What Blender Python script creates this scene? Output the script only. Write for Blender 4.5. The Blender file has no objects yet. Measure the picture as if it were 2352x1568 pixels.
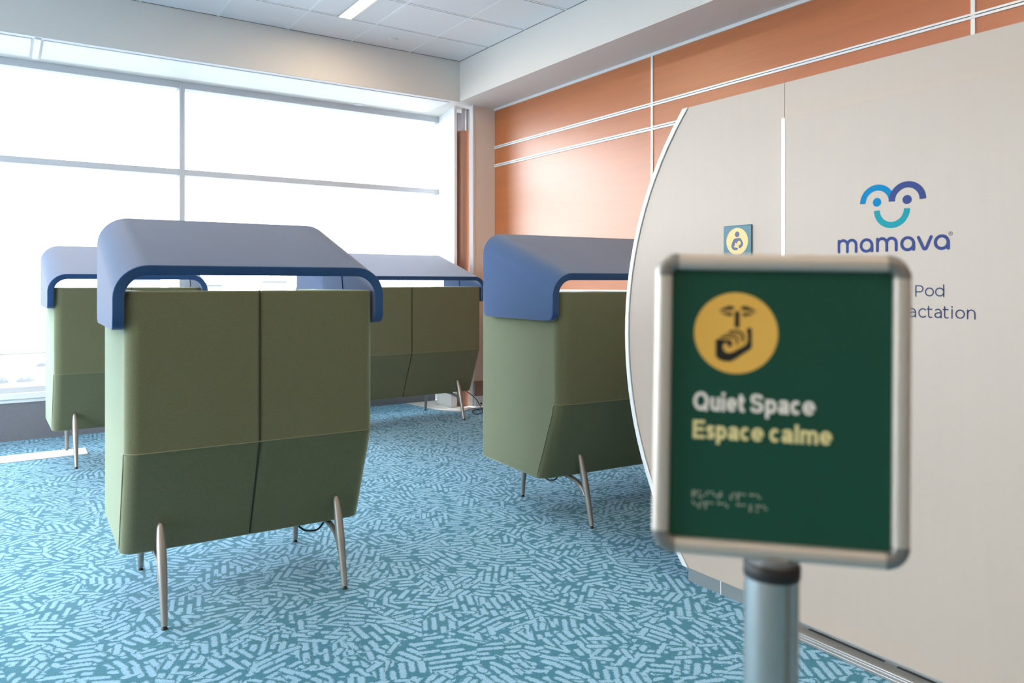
import bpy, bmesh, math, random
from mathutils import Vector, Matrix
from mathutils.geometry import tessellate_polygon
R = math.radians
random.seed(4)
S = bpy.context.scene
COL = S.collection

# ------------------------------------------------------------------ camera, world, exposure
EYE = 1.325
cd = bpy.data.cameras.new('camera'); cam = bpy.data.objects.new('camera', cd); COL.objects.link(cam)
cam.location = (0, 0, EYE); cam.rotation_euler = (R(90), 0, R(-33.912))
cd.sensor_width = 36; cd.lens = 36 * 1745.15 / 2352
cd.shift_y = -(784 - 651.65) / 2352
cd.clip_start = 0.05; cd.clip_end = 600
cd.dof.use_dof = True; cd.dof.focus_distance = 4.2; cd.dof.aperture_fstop = 4.0
S.camera = cam
w = bpy.data.worlds.new('overcast_sky'); S.world = w; w.use_nodes = True
bg = w.node_tree.nodes['Background']
bg.inputs['Color'].default_value = (0.92, 0.955, 1.0, 1); bg.inputs['Strength'].default_value = 3.4
S.view_settings.view_transform = 'Standard'; S.view_settings.look = 'None'
S.view_settings.exposure = 2.0; S.view_settings.gamma = 1.0
S.view_settings.use_curve_mapping = False
S.cycles.use_denoising = True; S.cycles.use_adaptive_sampling = True; S.cycles.adaptive_threshold = 0.015
S.cycles.max_bounces = 12; S.cycles.diffuse_bounces = 6; S.cycles.transparent_max_bounces = 12
LAMP_COLOR = (1.0, 0.75, 0.48, 1); LAMP_POWER = 15.0

# ------------------------------------------------------------------ materials
def lin(r, g, b):
    f = lambda c: (c / 255 / 12.92) if c / 255 <= 0.04045 else ((c / 255 + 0.055) / 1.055) ** 2.4
    return (f(r), f(g), f(b), 1)

def mat(name, color, rough=0.5, metal=0.0, spec=0.5, sheen=0.0, tint=(1, 1, 1, 1), noise=None, bump=None, coat=0.0, emit=None, aniso=0):
    """noise = (scale, amount, stretch) varies the colour; bump = (scale, strength)."""
    m = bpy.data.materials.new(name); m.use_nodes = True
    nt = m.node_tree; b = nt.nodes['Principled BSDF']
    b.inputs['Base Color'].default_value = color
    b.inputs['Roughness'].default_value = rough; b.inputs['Metallic'].default_value = metal
    b.inputs['Specular IOR Level'].default_value = spec
    if sheen:
        b.inputs['Sheen Weight'].default_value = sheen; b.inputs['Sheen Roughness'].default_value = 0.42; b.inputs['Sheen Tint'].default_value = tint
    if coat:
        b.inputs['Coat Weight'].default_value = coat; b.inputs['Coat Roughness'].default_value = 0.36
    if emit:
        b.inputs['Emission Color'].default_value = emit[0]; b.inputs['Emission Strength'].default_value = emit[1]
    tc = nt.nodes.new('ShaderNodeTexCoord')
    if noise:
        mp = nt.nodes.new('ShaderNodeMapping'); mp.inputs['Scale'].default_value = noise[2]
        n = nt.nodes.new('ShaderNodeTexNoise'); n.inputs['Scale'].default_value = noise[0]; n.inputs['Detail'].default_value = 5
        n.inputs['Distortion'].default_value = 0.6
        nt.links.new(tc.outputs['Object'], mp.inputs['Vector']); nt.links.new(mp.outputs['Vector'], n.inputs['Vector'])
        r = nt.nodes.new('ShaderNodeMapRange'); r.inputs['From Min'].default_value = 0.25; r.inputs['From Max'].default_value = 0.75
        r.inputs['To Min'].default_value = 1 - noise[1]; r.inputs['To Max'].default_value = 1 + noise[1]
        nt.links.new(n.outputs['Fac'], r.inputs['Value'])
        mx = nt.nodes.new('ShaderNodeVectorMath'); mx.operation = 'SCALE'; mx.inputs[0].default_value = color[:3]
        nt.links.new(r.outputs['Result'], mx.inputs['Scale']); nt.links.new(mx.outputs['Vector'], b.inputs['Base Color'])
    if bump:
        n2 = nt.nodes.new('ShaderNodeTexNoise'); n2.inputs['Scale'].default_value = bump[0]; n2.inputs['Detail'].default_value = 3
        nt.links.new(tc.outputs['Object'], n2.inputs['Vector'])
        bp = nt.nodes.new('ShaderNodeBump'); bp.inputs['Strength'].default_value = bump[1]; bp.inputs['Distance'].default_value = 0.004
        nt.links.new(n2.outputs['Fac'], bp.inputs['Height']); nt.links.new(bp.outputs['Normal'], b.inputs['Normal'])
    return m

def carpet_material():
    m = bpy.data.materials.new('carpet'); m.use_nodes = True
    nt = m.node_tree; N = nt.nodes; L = nt.links; b = N['Principled BSDF']
    def new(t, **k):
        n = N.new(t)
        for a, v in k.items(): setattr(n, a, v)
        return n
    def math_(op, a, b_=None, c=None):
        n = new('ShaderNodeMath', operation=op)
        for i, v in enumerate((a, b_, c)):
            if v is None: continue
            if isinstance(v, (int, float)): n.inputs[i].default_value = v
            else: L.new(v, n.inputs[i])
        return n.outputs[0]
    geo = new('ShaderNodeNewGeometry')
    # fuzzy yarn edges
    nz = new('ShaderNodeTexNoise'); nz.inputs['Scale'].default_value = 110; nz.inputs['Detail'].default_value = 4; nz.inputs['Roughness'].default_value = 0.7
    L.new(geo.outputs['Position'], nz.inputs['Vector'])
    sub = new('ShaderNodeVectorMath', operation='SUBTRACT'); L.new(nz.outputs['Color'], sub.inputs[0]); sub.inputs[1].default_value = (.5, .5, .5)
    sc = new('ShaderNodeVectorMath', operation='SCALE'); L.new(sub.outputs[0], sc.inputs[0]); sc.inputs['Scale'].default_value = 0.024
    ad = new('ShaderNodeVectorMath', operation='ADD'); L.new(geo.outputs['Position'], ad.inputs[0]); L.new(sc.outputs[0], ad.inputs[1])
    pos = new('ShaderNodeSeparateXYZ'); L.new(ad.outputs[0], pos.inputs[0])
    x, y = pos.outputs[0], pos.outputs[1]
    def soft(val, wd):
        r = new('ShaderNodeMapRange', interpolation_type='SMOOTHSTEP'); L.new(val, r.inputs['Value'])
        r.inputs['From Min'].default_value = -wd; r.inputs['From Max'].default_value = wd
        return r.outputs['Result']
    def strokes(scale, shift, P, LEN, hl0, hl1, r0, r1, keep):
        """bundles of parallel capsule strokes, one random direction per Voronoi cell; returns radius minus distance"""
        mv = new('ShaderNodeVectorMath', operation='ADD'); L.new(ad.outputs[0], mv.inputs[0]); mv.inputs[1].default_value = shift
        vo = new('ShaderNodeTexVoronoi', voronoi_dimensions='2D', feature='F1'); vo.inputs['Scale'].default_value = scale
        vo.inputs['Randomness'].default_value = 1.0
        L.new(mv.outputs[0], vo.inputs['Vector'])
        sep = new('ShaderNodeSeparateColor'); L.new(vo.outputs['Color'], sep.inputs['Color'])
        ang = math_('MULTIPLY', sep.outputs[0], math.pi)
        ca, sa = math_('COSINE', ang), math_('SINE', ang)
        u = math_('ADD', math_('MULTIPLY', x, ca), math_('MULTIPLY', y, sa))
        v = math_('SUBTRACT', math_('MULTIPLY', y, ca), math_('MULTIPLY', x, sa))
        vv = math_('ADD', math_('DIVIDE', v, P), math_('MULTIPLY', sep.outputs[1], 7.3))
        fi = math_('FLOOR', vv); fv = math_('FRACT', vv)
        wn = new('ShaderNodeTexWhiteNoise', noise_dimensions='2D')
        cb = new('ShaderNodeCombineXYZ'); L.new(fi, cb.inputs[0]); L.new(sep.outputs[2], cb.inputs[1]); L.new(cb.outputs[0], wn.inputs['Vector'])
        wsep = new('ShaderNodeSeparateColor'); L.new(wn.outputs['Color'], wsep.inputs['Color'])
        fu = math_('FRACT', math_('ADD', math_('DIVIDE', u, LEN), math_('MULTIPLY', wn.outputs['Value'], 5.0)))
        dv = math_('MULTIPLY', math_('SUBTRACT', fv, 0.5), P)
        hl = math_('ADD', math_('MULTIPLY', wsep.outputs[1], hl1 - hl0), hl0)
        du = math_('MAXIMUM', math_('SUBTRACT', math_('MULTIPLY', math_('ABSOLUTE', math_('SUBTRACT', fu, 0.5)), LEN), hl), 0.0)
        dist = math_('SQRT', math_('ADD', math_('MULTIPLY', du, du), math_('MULTIPLY', dv, dv)))
        rad = math_('ADD', math_('MULTIPLY', wsep.outputs[2], r1 - r0), r0)
        d = math_('SUBTRACT', rad, dist)
        if keep < 1: d = math_('SUBTRACT', d, math_('MULTIPLY', math_('GREATER_THAN', wsep.outputs[0], keep), 1.0))
        return d
    base = soft(strokes(6.6, (0, 0, 0), 0.034, 0.135, 0.030, 0.056, 0.0088, 0.0125, 1), 0.0030)
    over = strokes(8.5, (3.7, 1.9, 0), 0.060, 0.160, 0.022, 0.048, 0.0095, 0.0135, 0.50)
    halo = soft(math_('ADD', over, 0.0065), 0.0022)
    mask = math_('MAXIMUM', math_('MULTIPLY', base, math_('SUBTRACT', 1.0, halo)), soft(over, 0.0030))
    # tuft speckle
    tf = new('ShaderNodeTexNoise'); tf.inputs['Scale'].default_value = 260; tf.inputs['Detail'].default_value = 2
    L.new(geo.outputs['Position'], tf.inputs['Vector'])
    tr = new('ShaderNodeMapRange'); L.new(tf.outputs['Fac'], tr.inputs['Value'])
    tr.inputs['From Min'].default_value = 0.3; tr.inputs['From Max'].default_value = 0.7
    tr.inputs['To Min'].default_value = 0.60; tr.inputs['To Max'].default_value = 1.40
    mix = new('ShaderNodeMix', data_type='RGBA')
    L.new(mask, mix.inputs[0]); mix.inputs[6].default_value = CARPET_DARK; mix.inputs[7].default_value = CARPET_LIGHT
    scl = new('ShaderNodeVectorMath', operation='SCALE'); L.new(mix.outputs[2], scl.inputs[0]); L.new(tr.outputs['Result'], scl.inputs['Scale'])
    L.new(scl.outputs[0], b.inputs['Base Color'])
    b.inputs['Roughness'].default_value = 0.95; b.inputs['Specular IOR Level'].default_value = 0.15
    b.inputs['Sheen Weight'].default_value = 0.15
    hgt = math_('ADD', math_('MULTIPLY', mask, 0.7), math_('MULTIPLY', tf.outputs['Fac'], 0.6))
    bp = new('ShaderNodeBump'); bp.inputs['Strength'].default_value = 0.6; bp.inputs['Distance'].default_value = 0.004
    L.new(hgt, bp.inputs['Height']); L.new(bp.outputs['Normal'], b.inputs['Normal'])
    return m

def glass_material():
    m = bpy.data.materials.new('window_glass'); m.use_nodes = True
    nt = m.node_tree; nt.nodes.remove(nt.nodes['Principled BSDF'])
    out = nt.nodes['Material Output']
    t = nt.nodes.new('ShaderNodeBsdfTransparent'); t.inputs[0].default_value = (0.96, 0.98, 0.98, 1)
    g = nt.nodes.new('ShaderNodeBsdfGlossy'); g.inputs['Roughness'].default_value = 0.02
    fr = nt.nodes.new('ShaderNodeFresnel'); fr.inputs[0].default_value = 1.25
    mx = nt.nodes.new('ShaderNodeMixShader')
    nt.links.new(fr.outputs[0], mx.inputs[0]); nt.links.new(t.outputs[0], mx.inputs[1]); nt.links.new(g.outputs[0], mx.inputs[2])
    nt.links.new(mx.outputs[0], out.inputs['Surface'])
    return m

CARPET_DARK = (0.026, 0.175, 0.262, 1)
CARPET_LIGHT = (0.235, 0.460, 0.645, 1)
M = dict(
    carpet=carpet_material(), glass=glass_material(),
    green=mat('green_wool', (0.138, 0.142, 0.080, 1), 0.9, spec=0.1, sheen=0.85, tint=(0.80, 1.0, 0.80, 1), noise=(240, 0.16, (1, 1, 1)), bump=(420, 0.25)),
    navy=mat('blue_wool', (0.030, 0.078, 0.190, 1), 0.9, spec=0.1, sheen=0.5, tint=(1.0, 0.94, 0.88, 1), noise=(240, 0.10, (1, 1, 1)), bump=(420, 0.2)),
    piping=mat('green_piping', (0.19, 0.195, 0.105, 1), 0.85, spec=0.2, sheen=0.5),
    nickel=mat('satin_nickel', (0.36, 0.335, 0.31, 1), 0.45, metal=0.8),
    alu=mat('brushed_aluminium', (0.66, 0.60, 0.54, 1), 0.55, metal=0.7),
    pole=mat('anodised_aluminium', (0.58, 0.565, 0.545, 1), 0.27, metal=0.9),
    steel=mat('stainless_steel', (0.40, 0.41, 0.41, 1), 0.42, metal=0.85),
    black=mat('black_rubber', (0.012, 0.012, 0.014, 1), 0.5),
    cap=mat('grey_plastic', (0.27, 0.26, 0.25, 1), 0.36, metal=0.6),
    white=mat('white_paint', (0.80, 0.81, 0.82, 1), 0.5, bump=(300, 0.03)),
    soffit=mat('offwhite_plaster', (0.76, 0.735, 0.70, 1), 0.85, spec=0.2, bump=(180, 0.05)),
    tile=mat('ceiling_tile', (0.82, 0.81, 0.82, 1), 0.9, spec=0.15, noise=(160, 0.025, (1, 1, 1)), bump=(260, 0.25)),
    grid=mat('white_grid_metal', (0.82, 0.83, 0.84, 1), 0.4),
    gap=mat('shadow_gap', (0.16, 0.16, 0.17, 1), 0.8),
    frame=mat('window_frame_paint', (0.60, 0.62, 0.66, 1), 0.45),
    base=mat('dark_grey_wall', (0.19, 0.185, 0.215, 1), 0.7, noise=(60, 0.06, (1, 1, 1))),
    cherry=mat('cherry_laminate', (0.47, 0.145, 0.042, 1), 0.36, spec=0.5, coat=0.62, noise=(2.2, 0.07, (6, 0.6, 9))),
    cream=mat('cream_paint', (0.80, 0.68, 0.59, 1), 0.6),
    maple=mat('maple_laminate', (0.485, 0.405, 0.343, 1), 0.42, spec=0.4, noise=(4.0, 0.013, (9, 9, 0.6))),
    rail=mat('pale_metal_rail', (0.80, 0.82, 0.84, 1), 0.35, metal=0.2),
    copper=mat('cherry_pipe_cover', (0.36, 0.165, 0.100, 1), 0.38, spec=0.5),
    brown=mat('brown_base', (0.36, 0.235, 0.185, 1), 0.5), seam=mat('dark_green_thread', (0.030, 0.030, 0.016, 1), 0.9),
    pipe=mat('grey_pipe', (0.40, 0.41, 0.43, 1), 0.45, metal=0.3),
    stone=mat('pale_stone', (0.62, 0.60, 0.56, 1), 0.6, noise=(14, 0.25, (1, 1, 1))),
    signgreen=mat('sign_green', (0.010, 0.075, 0.050, 1), 0.45, spec=0.25),
    signyellow=mat('sign_yellow', (0.93, 0.54, 0.10, 1), 0.55),
    signwhite=mat('sign_white', (0.92, 0.89, 0.83, 1), 0.55),
    signcream=mat('sign_cream', (0.88, 0.79, 0.38, 1), 0.55),
    signink=mat('sign_ink', (0.010, 0.009, 0.010, 1), 0.6),
    braille=mat('braille_dots', (0.55, 0.60, 0.48, 1), 0.5),
    plate=mat('plate_teal', (0.025, 0.135, 0.185, 1), 0.4),
    plateyellow=mat('plate_yellow', (0.72, 0.55, 0.23, 1), 0.5),
    plateink=mat('plate_ink', (0.065, 0.09, 0.17, 1), 0.5),
    cyan=mat('decal_cyan', (0.0, 0.200, 0.43, 1), 0.6, spec=0.12), indigo=mat('decal_indigo', (0.042, 0.062, 0.205, 1), 0.6, spec=0.12),
    teal=mat('decal_teal', (0.012, 0.28, 0.33, 1), 0.6, spec=0.12), ink=mat('decal_navy', (0.024, 0.040, 0.115, 1), 0.6, spec=0.12),
    lamp=mat('lamp_diffuser', (0.9, 0.9, 0.88, 1), 0.6, emit=(LAMP_COLOR, LAMP_POWER)),
    snow=mat('snow_ground', (0.24, 0.25, 0.26, 1), 0.9, noise=(0.3, 0.05, (1, 1, 1))),
    far=mat('far_building', (0.14, 0.145, 0.15, 1), 0.8), fardark=mat('far_dark', (0.06, 0.064, 0.072, 1), 0.8),
)

# ------------------------------------------------------------------ mesh helpers
def box(bm, x0, x1, y0, y1, z0, z1):
    v = [bm.verts.new((x, y, z)) for z in (z0, z1) for y in (y0, y1) for x in (x0, x1)]
    for f in ((0, 2, 3, 1), (4, 5, 7, 6), (0, 1, 5, 4), (1, 3, 7, 5), (3, 2, 6, 7), (2, 0, 4, 6)):
        bm.faces.new([v[i] for i in f])

def prism(bm, pts, to3, a0, a1):
    """2-D outline pts extruded between a0 and a1; to3(p, a) gives the 3-D point."""
    A = [bm.verts.new(to3(p, a0)) for p in pts]; B = [bm.verts.new(to3(p, a1)) for p in pts]
    bm.faces.new(A); bm.faces.new(B[::-1])
    n = len(pts)
    for i in range(n): bm.faces.new((A[i], A[(i + 1) % n], B[(i + 1) % n], B[i]))

def tube(bm, pts, rad, seg=14, flat=1.0):
    pts = [Vector(p) for p in pts]
    if isinstance(rad, (int, float)): rad = [rad] * len(pts)
    rings = []; up = None
    for i, p in enumerate(pts):
        t = (pts[min(i + 1, len(pts) - 1)] - pts[max(i - 1, 0)]).normalized()
        if up is None: up = Vector((1, 0, 0)) if abs(t.x) < 0.9 else Vector((0, 0, 1))
        s = (up - t * up.dot(t)).normalized(); up = s; q = t.cross(s)
        rings.append([bm.verts.new(p + (s * math.cos(2 * math.pi * k / seg) * flat + q * math.sin(2 * math.pi * k / seg)) * rad[i]) for k in range(seg)])
    for a, b in zip(rings, rings[1:]):
        for k in range(seg): bm.faces.new((a[k], a[(k + 1) % seg], b[(k + 1) % seg], b[k]))
    bm.faces.new(rings[0]); bm.faces.new(rings[-1][::-1])

def smooth_path(pts, n=8):
    P = [Vector(p) for p in pts]; out = []
    for i in range(len(P) - 1):
        a, b, c, d = P[max(i - 1, 0)], P[i], P[i + 1], P[min(i + 2, len(P) - 1)]
        for k in range(n):
            t = k / n
            out.append(0.5 * ((2 * b) + (c - a) * t + (2 * a - 5 * b + 4 * c - d) * t * t + (3 * b - a - 3 * c + d) * t ** 3))
    out.append(P[-1]); return out

def lathe(bm, prof, c=(0, 0, 0), seg=40):
    rings = [[bm.verts.new((c[0] + r * math.cos(2 * math.pi * k / seg), c[1] + r * math.sin(2 * math.pi * k / seg), c[2] + z)) for k in range(seg)] for r, z in prof]
    for a, b in zip(rings, rings[1:]):
        for k in range(seg): bm.faces.new((a[k], a[(k + 1) % seg], b[(k + 1) % seg], b[k]))
    bm.faces.new(rings[0][::-1]); bm.faces.new(rings[-1])

def obj(name, bm, m, parent=None, bevel=0, seg=3, smooth=35, limit=40):
    bmesh.ops.recalc_face_normals(bm, faces=bm.faces)
    me = bpy.data.meshes.new(name); bm.to_mesh(me); bm.free()
    me.materials.append(M[m] if isinstance(m, str) else m)
    if smooth:
        me.shade_smooth(); me.set_sharp_from_angle(angle=R(smooth))
    o = bpy.data.objects.new(name, me); COL.objects.link(o)
    if parent: o.parent = parent
    if bevel:
        md = o.modifiers.new('bevel', 'BEVEL'); md.width = bevel; md.segments = seg; md.limit_method = 'ANGLE'; md.angle_limit = R(limit)
    return o

def boxes(name, m, lst, parent=None, bevel=0, **k):
    bm = bmesh.new()
    for b in lst: box(bm, *b)
    return obj(name, bm, m, parent, bevel, **k)

def thing(name, label, cat, loc=(0, 0, 0), rz=0, group=None):
    o = bpy.data.objects.new(name, None); COL.objects.link(o); o.empty_display_size = 0.1
    o.location = loc; o.rotation_euler = (0, 0, rz); return tag(o, label, cat, group)

def tag(o, label, cat, group=None):
    o['label'] = label; o['category'] = cat
    if group: o['group'] = group
    return o

def struct(o, label=None):
    o['kind'] = 'structure'
    if label: o['label'] = label
    return o

# flat lettering: strokes laid on a plane; to3(p) maps the plane's (u, v) to 3-D
def stroke(bm, pts, wd, to3, round_=True):
    """one mitred ribbon; each stroke sits a hair above the last so crossing strokes never share a plane"""
    h = wd / 2; P = [Vector((p[0], p[1])) for p in pts]
    P = [p for i, p in enumerate(P) if i == 0 or (p - P[i - 1]).length > 1e-7]
    closed = (P[0] - P[-1]).length < 1e-5
    LIFT[0] += 1
    off = TOWARD * (LIFT[0] * 1.5e-5)
    put3 = lambda q: bm.verts.new(Vector(to3(q)) + off)
    n = len(P); rows = []
    for i, p in enumerate(P):
        a = P[i - 1] if i > 0 else (P[-2] if closed else None)
        b = P[i + 1] if i < n - 1 else (P[1] if closed else None)
        d1 = (p - a).normalized() if a is not None else None; d2 = (b - p).normalized() if b is not None else None
        d = (d1 + d2).normalized() if d1 is not None and d2 is not None and (d1 + d2).length > 1e-3 else (d1 if d1 is not None else d2)
        k = 1 / max(d.dot(d1 if d1 is not None else d2), 0.5)
        nn = Vector((-d.y, d.x)) * h * k
        rows.append((put3(p + nn), put3(p - nn), d))
    for r0, r1 in zip(rows, rows[1:]): bm.faces.new((r0[0], r0[1], r1[1], r1[0]))
    if round_ and not closed:
        for i, sg in ((0, -1), (n - 1, 1)):
            d = rows[i][2] * sg; nr = Vector((-d.y, d.x))
            bm.faces.new([put3(P[i] + (nr * math.cos(R(t)) + d * math.sin(R(t))) * h) for t in range(0, 181, 20)])

LIFT = [0]; TOWARD = Vector((-1, 0, 0))
def disc(bm, c, r, to3, n=40, ry=None):
    ry = ry or r
    bm.faces.new([bm.verts.new(to3((c[0] + r * math.cos(2 * math.pi * k / n), c[1] + ry * math.sin(2 * math.pi * k / n)))) for k in range(n)])

def poly(bm, pts, to3):
    vs = [bm.verts.new(to3(p)) for p in pts]
    for tri in tessellate_polygon([[Vector((p[0], p[1], 0)) for p in pts]]):
        try: bm.faces.new([vs[i] for i in tri])
        except ValueError: pass

def arc(cx, cy, r, a0, a1, n=20, ry=None):
    ry = ry or r
    return [(cx + r * math.cos(R(a0 + (a1 - a0) * k / n)), cy + ry * math.sin(R(a0 + (a1 - a0) * k / n))) for k in range(n + 1)]

# ------------------------------------------------------------------ the setting
XL, YB = -4.0, -7.0                     # far left and back ends of the lounge
XS, YS, ZS, ZC = 3.965, 6.87, 3.226, 3.640    # soffit faces, soffit underside, ceiling
XW, YW = 4.455, 7.66                    # right wall, window wall

struct(boxes('floor', 'carpet', [(XL, XW, YB, YW + 0.02, -0.12, 0)], smooth=0))
GX = [3.387 - 0.61 * i for i in range(21)]; GY = [6.29 - 0.61 * i for i in range(24)]
struct(boxes('ceiling', 'tile', [(XL, XS, YB, YS, ZC, ZC + 0.12)], smooth=0))
struct(boxes('trim_1', 'grid', [(x - 0.008, x + 0.008, YB, YS, ZC - 0.004, ZC + 0.002) for x in GX] +
             [(XL, XS, y - 0.008, y + 0.008, ZC - 0.0035, ZC + 0.002) for y in GY], smooth=0), 'white metal grid of the tiled ceiling')
struct(boxes('trim_2', 'gap', [(XL, XS, y + 0.008, y + 0.017, ZC - 0.0030, ZC + 0.001) for y in GY] +
             [(XL, XS, YS - 0.006, YS, ZC - 0.003, ZC + 0.001), (XS - 0.006, XS, YB, YS, ZC - 0.003, ZC + 0.001)], smooth=0), 'dark shadow line along the ceiling grid')
# lowered soffits over the window and along the right wall (boxes above the undersides)
struct(boxes('wall_bulkhead', 'soffit', [(XL, XS, YS, YW + 0.14, ZS, ZC + 0.12), (XS, XW + 0.12, YB, YW + 0.14, ZS, ZC + 0.12)], smooth=0), 'off white lowered soffit along window and right wall')
struct(boxes('trim_3', 'white', [(XL, XS - 0.0, YS + 0.004, YS + 0.024, ZS - 0.006, ZS + 0.01), (XL, 3.93, YS + 0.040, YS + 0.062, ZS - 0.004, ZS + 0.01)], smooth=0))
sp = []
for x0, x1 in ((-3.42, 0.195), (0.275, 3.885)):
    sp += [(x0, x1, 6.945, 7.505, ZS - 0.010, ZS + 0.004)]
struct(boxes('trim_4', 'white', sp, bevel=0.004), 'long white panels under the window soffit')
struct(boxes('trim_5', 'white', [(x0 - 0.022, x0 + 0.022, 6.90, 7.52, ZS - 0.02, ZS + 0.004) for x0 in (0.236,)], bevel=0.004), 'white cross strip between soffit panels')

# right wall: cherry panels with pale rails
struct(boxes('wall_right', 'cherry', [(XW, XW + 0.12, YB, 7.0, 0, ZS)], smooth=0))
rl = []
for z0, z1 in ((2.787, 2.819), (2.589, 2.622), (1.238, 1.271)):
    h = (z1 - z0)
    rl += [(XW - 0.010, XW + 0.01, YB, 6.98, z0, z0 + h * 0.46), (XW - 0.010, XW + 0.01, YB, 6.98, z1 - h * 0.40, z1)]
struct(boxes('trim_6', 'rail', rl, bevel=0.002), 'pale double rails on the cherry wall')
struct(boxes('trim_7', 'gap', [(XW - 0.004, XW + 0.01, YB, 6.98, z0 + 0.012, z1 - 0.008) for z0, z1 in ((2.787, 2.819), (2.589, 2.622), (1.238, 1.271))], smooth=0))
struct(boxes('trim_8', 'rail', [(XW - 0.008, XW + 0.01, y - 0.012, y + 0.012, 0.1, ZS) for y in (4.552, 2.06, -0.43, -2.92)], bevel=0.002), 'pale upright joints between cherry panels')
struct(boxes('trim_9', 'rail', [(XW - 0.012, XW + 0.01, YB, 6.98, ZS - 0.026, ZS - 0.001)], smooth=0))
struct(boxes('baseboard_right', 'base', [(XW - 0.012, XW + 0.01, YB, 6.9, 0, 0.10)], bevel=0.003))
struct(boxes('wall_back', 'base', [(XL, XW, YB - 0.12, YB, 0, ZC)], smooth=0))
struct(boxes('wall_left', 'soffit', [(XL - 0.12, XL, YB, YW + 0.16, -0.12, 0.4), (XL - 0.12, XL, YB, YW + 0.16, ZS, ZC + 0.12), (XL - 0.12, XL, YB, 2.2, 0.4, ZS)], smooth=0))
f = boxes('window_4', 'frame', [(XL - 0.12, XL, y, y + 0.05, 0.4, ZS) for y in (2.2, 4.9, 7.6)] + [(XL - 0.12, XL, 2.25, 7.6, 2.347, 2.403)], bevel=0.002, seg=1)  # unseen glazing, added to brighten the faces turned left
struct(f, 'added window bay in the unseen left wall, for side daylight')
boxes('glass_pane', 'glass', [(XL - 0.07, XL - 0.064, y, y + 2.66, 0.39, 2.36) for y in (2.245, 4.945)] + [(XL - 0.07, XL - 0.064, y, y + 2.66, 2.39, ZS + 0.01) for y in (2.245, 4.945)], f, smooth=0)

# window wall
ZSILL = 0.405
struct(boxes('wall_window', 'base', [(XL, 4.10, YW, YW + 0.16, -0.12, 0.322)], smooth=0), 'dark grey low wall under the window')
struct(boxes('trim_10', 'white', [(XL, 4.10, YW - 0.035, YW + 0.17, 0.352, ZSILL), (XL, 4.10, YW - 0.015, YW + 0.10, 0.320, 0.354)], bevel=0.006), 'white window sill')
mull = [4.170, 1.4125, -1.34, -4.0]
zt0, zt1 = 2.347, 2.403
for i in range(3):
    x1, x0 = mull[i], mull[i + 1]
    fw = 0.0245
    f = boxes(f'window_{i + 1}', 'frame', [(x0, x0 + fw, YW, YW + 0.15, ZSILL, ZS), (x1 - fw, x1, YW, YW + 0.15, ZSILL, ZS),
              (x0 + fw, x1 - fw, YW, YW + 0.15, 3.162, ZS), (x0 + fw, x1 - fw, YW, YW + 0.15, zt0, zt1), (x0 + fw, x1 - fw, YW + 0.02, YW + 0.15, ZSILL, ZSILL + 0.045)], bevel=0.002, seg=1)
    struct(f, 'large window bay with grey metal frame')
    gl = boxes('glass_pane', 'glass', [(x0 + fw, x1 - fw, YW + 0.115, YW + 0.121, ZSILL + 0.04, zt0 + 0.005), (x0 + fw, x1 - fw, YW + 0.115, YW + 0.121, zt1 - 0.005, 3.167)], f, smooth=0)

# corner: white return beside the window, recess with pipes, cream pier
bm = bmesh.new()
prism(bm, [(4.024, 7.10), (4.058, 7.10), (4.200, 7.62), (4.200, 7.81), (4.144, 7.81), (4.144, 7.66)], lambda p, a: (p[0], p[1], a), 0, ZS)
struct(obj('wall_return', bm, 'white', smooth=0), 'white return at the right end of the window')
struct(boxes('wall_corner', 'base', [(4.205, 4.575, 7.34, 7.81, 0, ZS)], smooth=0))
struct(boxes('wall_pier', 'cream', [(4.193, XW, 6.962, 6.985, 0.28, ZS)], smooth=0), 'cream pier in the far right corner')
struct(boxes('trim_11', 'white', [(4.170, 4.195, 6.955, 7.02, 0.02, ZS), (4.0235, 4.056, 7.092, 7.102, 0.02, ZS)], bevel=0.002), 'white edge strips beside the pipe recess')
struct(boxes('trim_12', 'brown', [(4.185, XW, 6.935, 6.985, 0.130, 0.285)], bevel=0.004), 'brown base panel under the cream pier')
bm = bmesh.new()
poly(bm, [(3.80, 7.05), (3.965, 6.83), (4.19, 6.955), (4.30, 6.90), (4.30, 7.64), (3.72, 7.64)], lambda p: (p[0], p[1], 0.004))
geom = bmesh.ops.extrude_face_region(bm, geom=bm.faces[:])
bmesh.ops.translate(bm, verts=[g for g in geom['geom'] if isinstance(g, bmesh.types.BMVert)], vec=(0, 0, -0.01))
struct(obj('trim_13', bm, 'stone', smooth=0), 'bare pale floor strip around the corner pipes')

t = thing('pipe_cover', 'tall brown cherry coloured tube cover standing in the corner recess', 'pipe cover', (4.178, 7.155, 0))
bm = bmesh.new(); lathe(bm, [(0.074, 0.006), (0.077, 0.012), (0.077, 2.975), (0.072, 2.980)], seg=40); obj('tube', bm, 'copper', t)
for dx, dy, lab in ((-0.001, -0.005, 'grey pipe rising out of the brown tube cover, nearer the window'), (0.064, 0.005, 'grey pipe rising out of the brown tube cover, nearer the cream pier')):
    bm = bmesh.new(); tube(bm, [(4.178 + dx, 7.155 + dy, 2.985), (4.178 + dx, 7.155 + dy, ZS - 0.005)], 0.0255, 18)
    tag(obj('pipe', bm, 'pipe'), lab, 'pipe', 'pipes in the corner recess')
tag(boxes('base_cover', 'white', [(3.985, 4.028, 7.085, 7.42, 0.006, 0.165)], bevel=0.004), 'white box cover on the floor at the foot of the white return', 'box')
t = thing('power_outlet', 'white floor level wall outlet plate under the brown base panel', 'outlet', (4.27, 6.945, 0.0))
boxes('plate', 'white', [(-0.07, 0.055, -0.008, 0.035, 0.012, 0.128)], t, bevel=0.004)
bm = bmesh.new()
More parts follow.
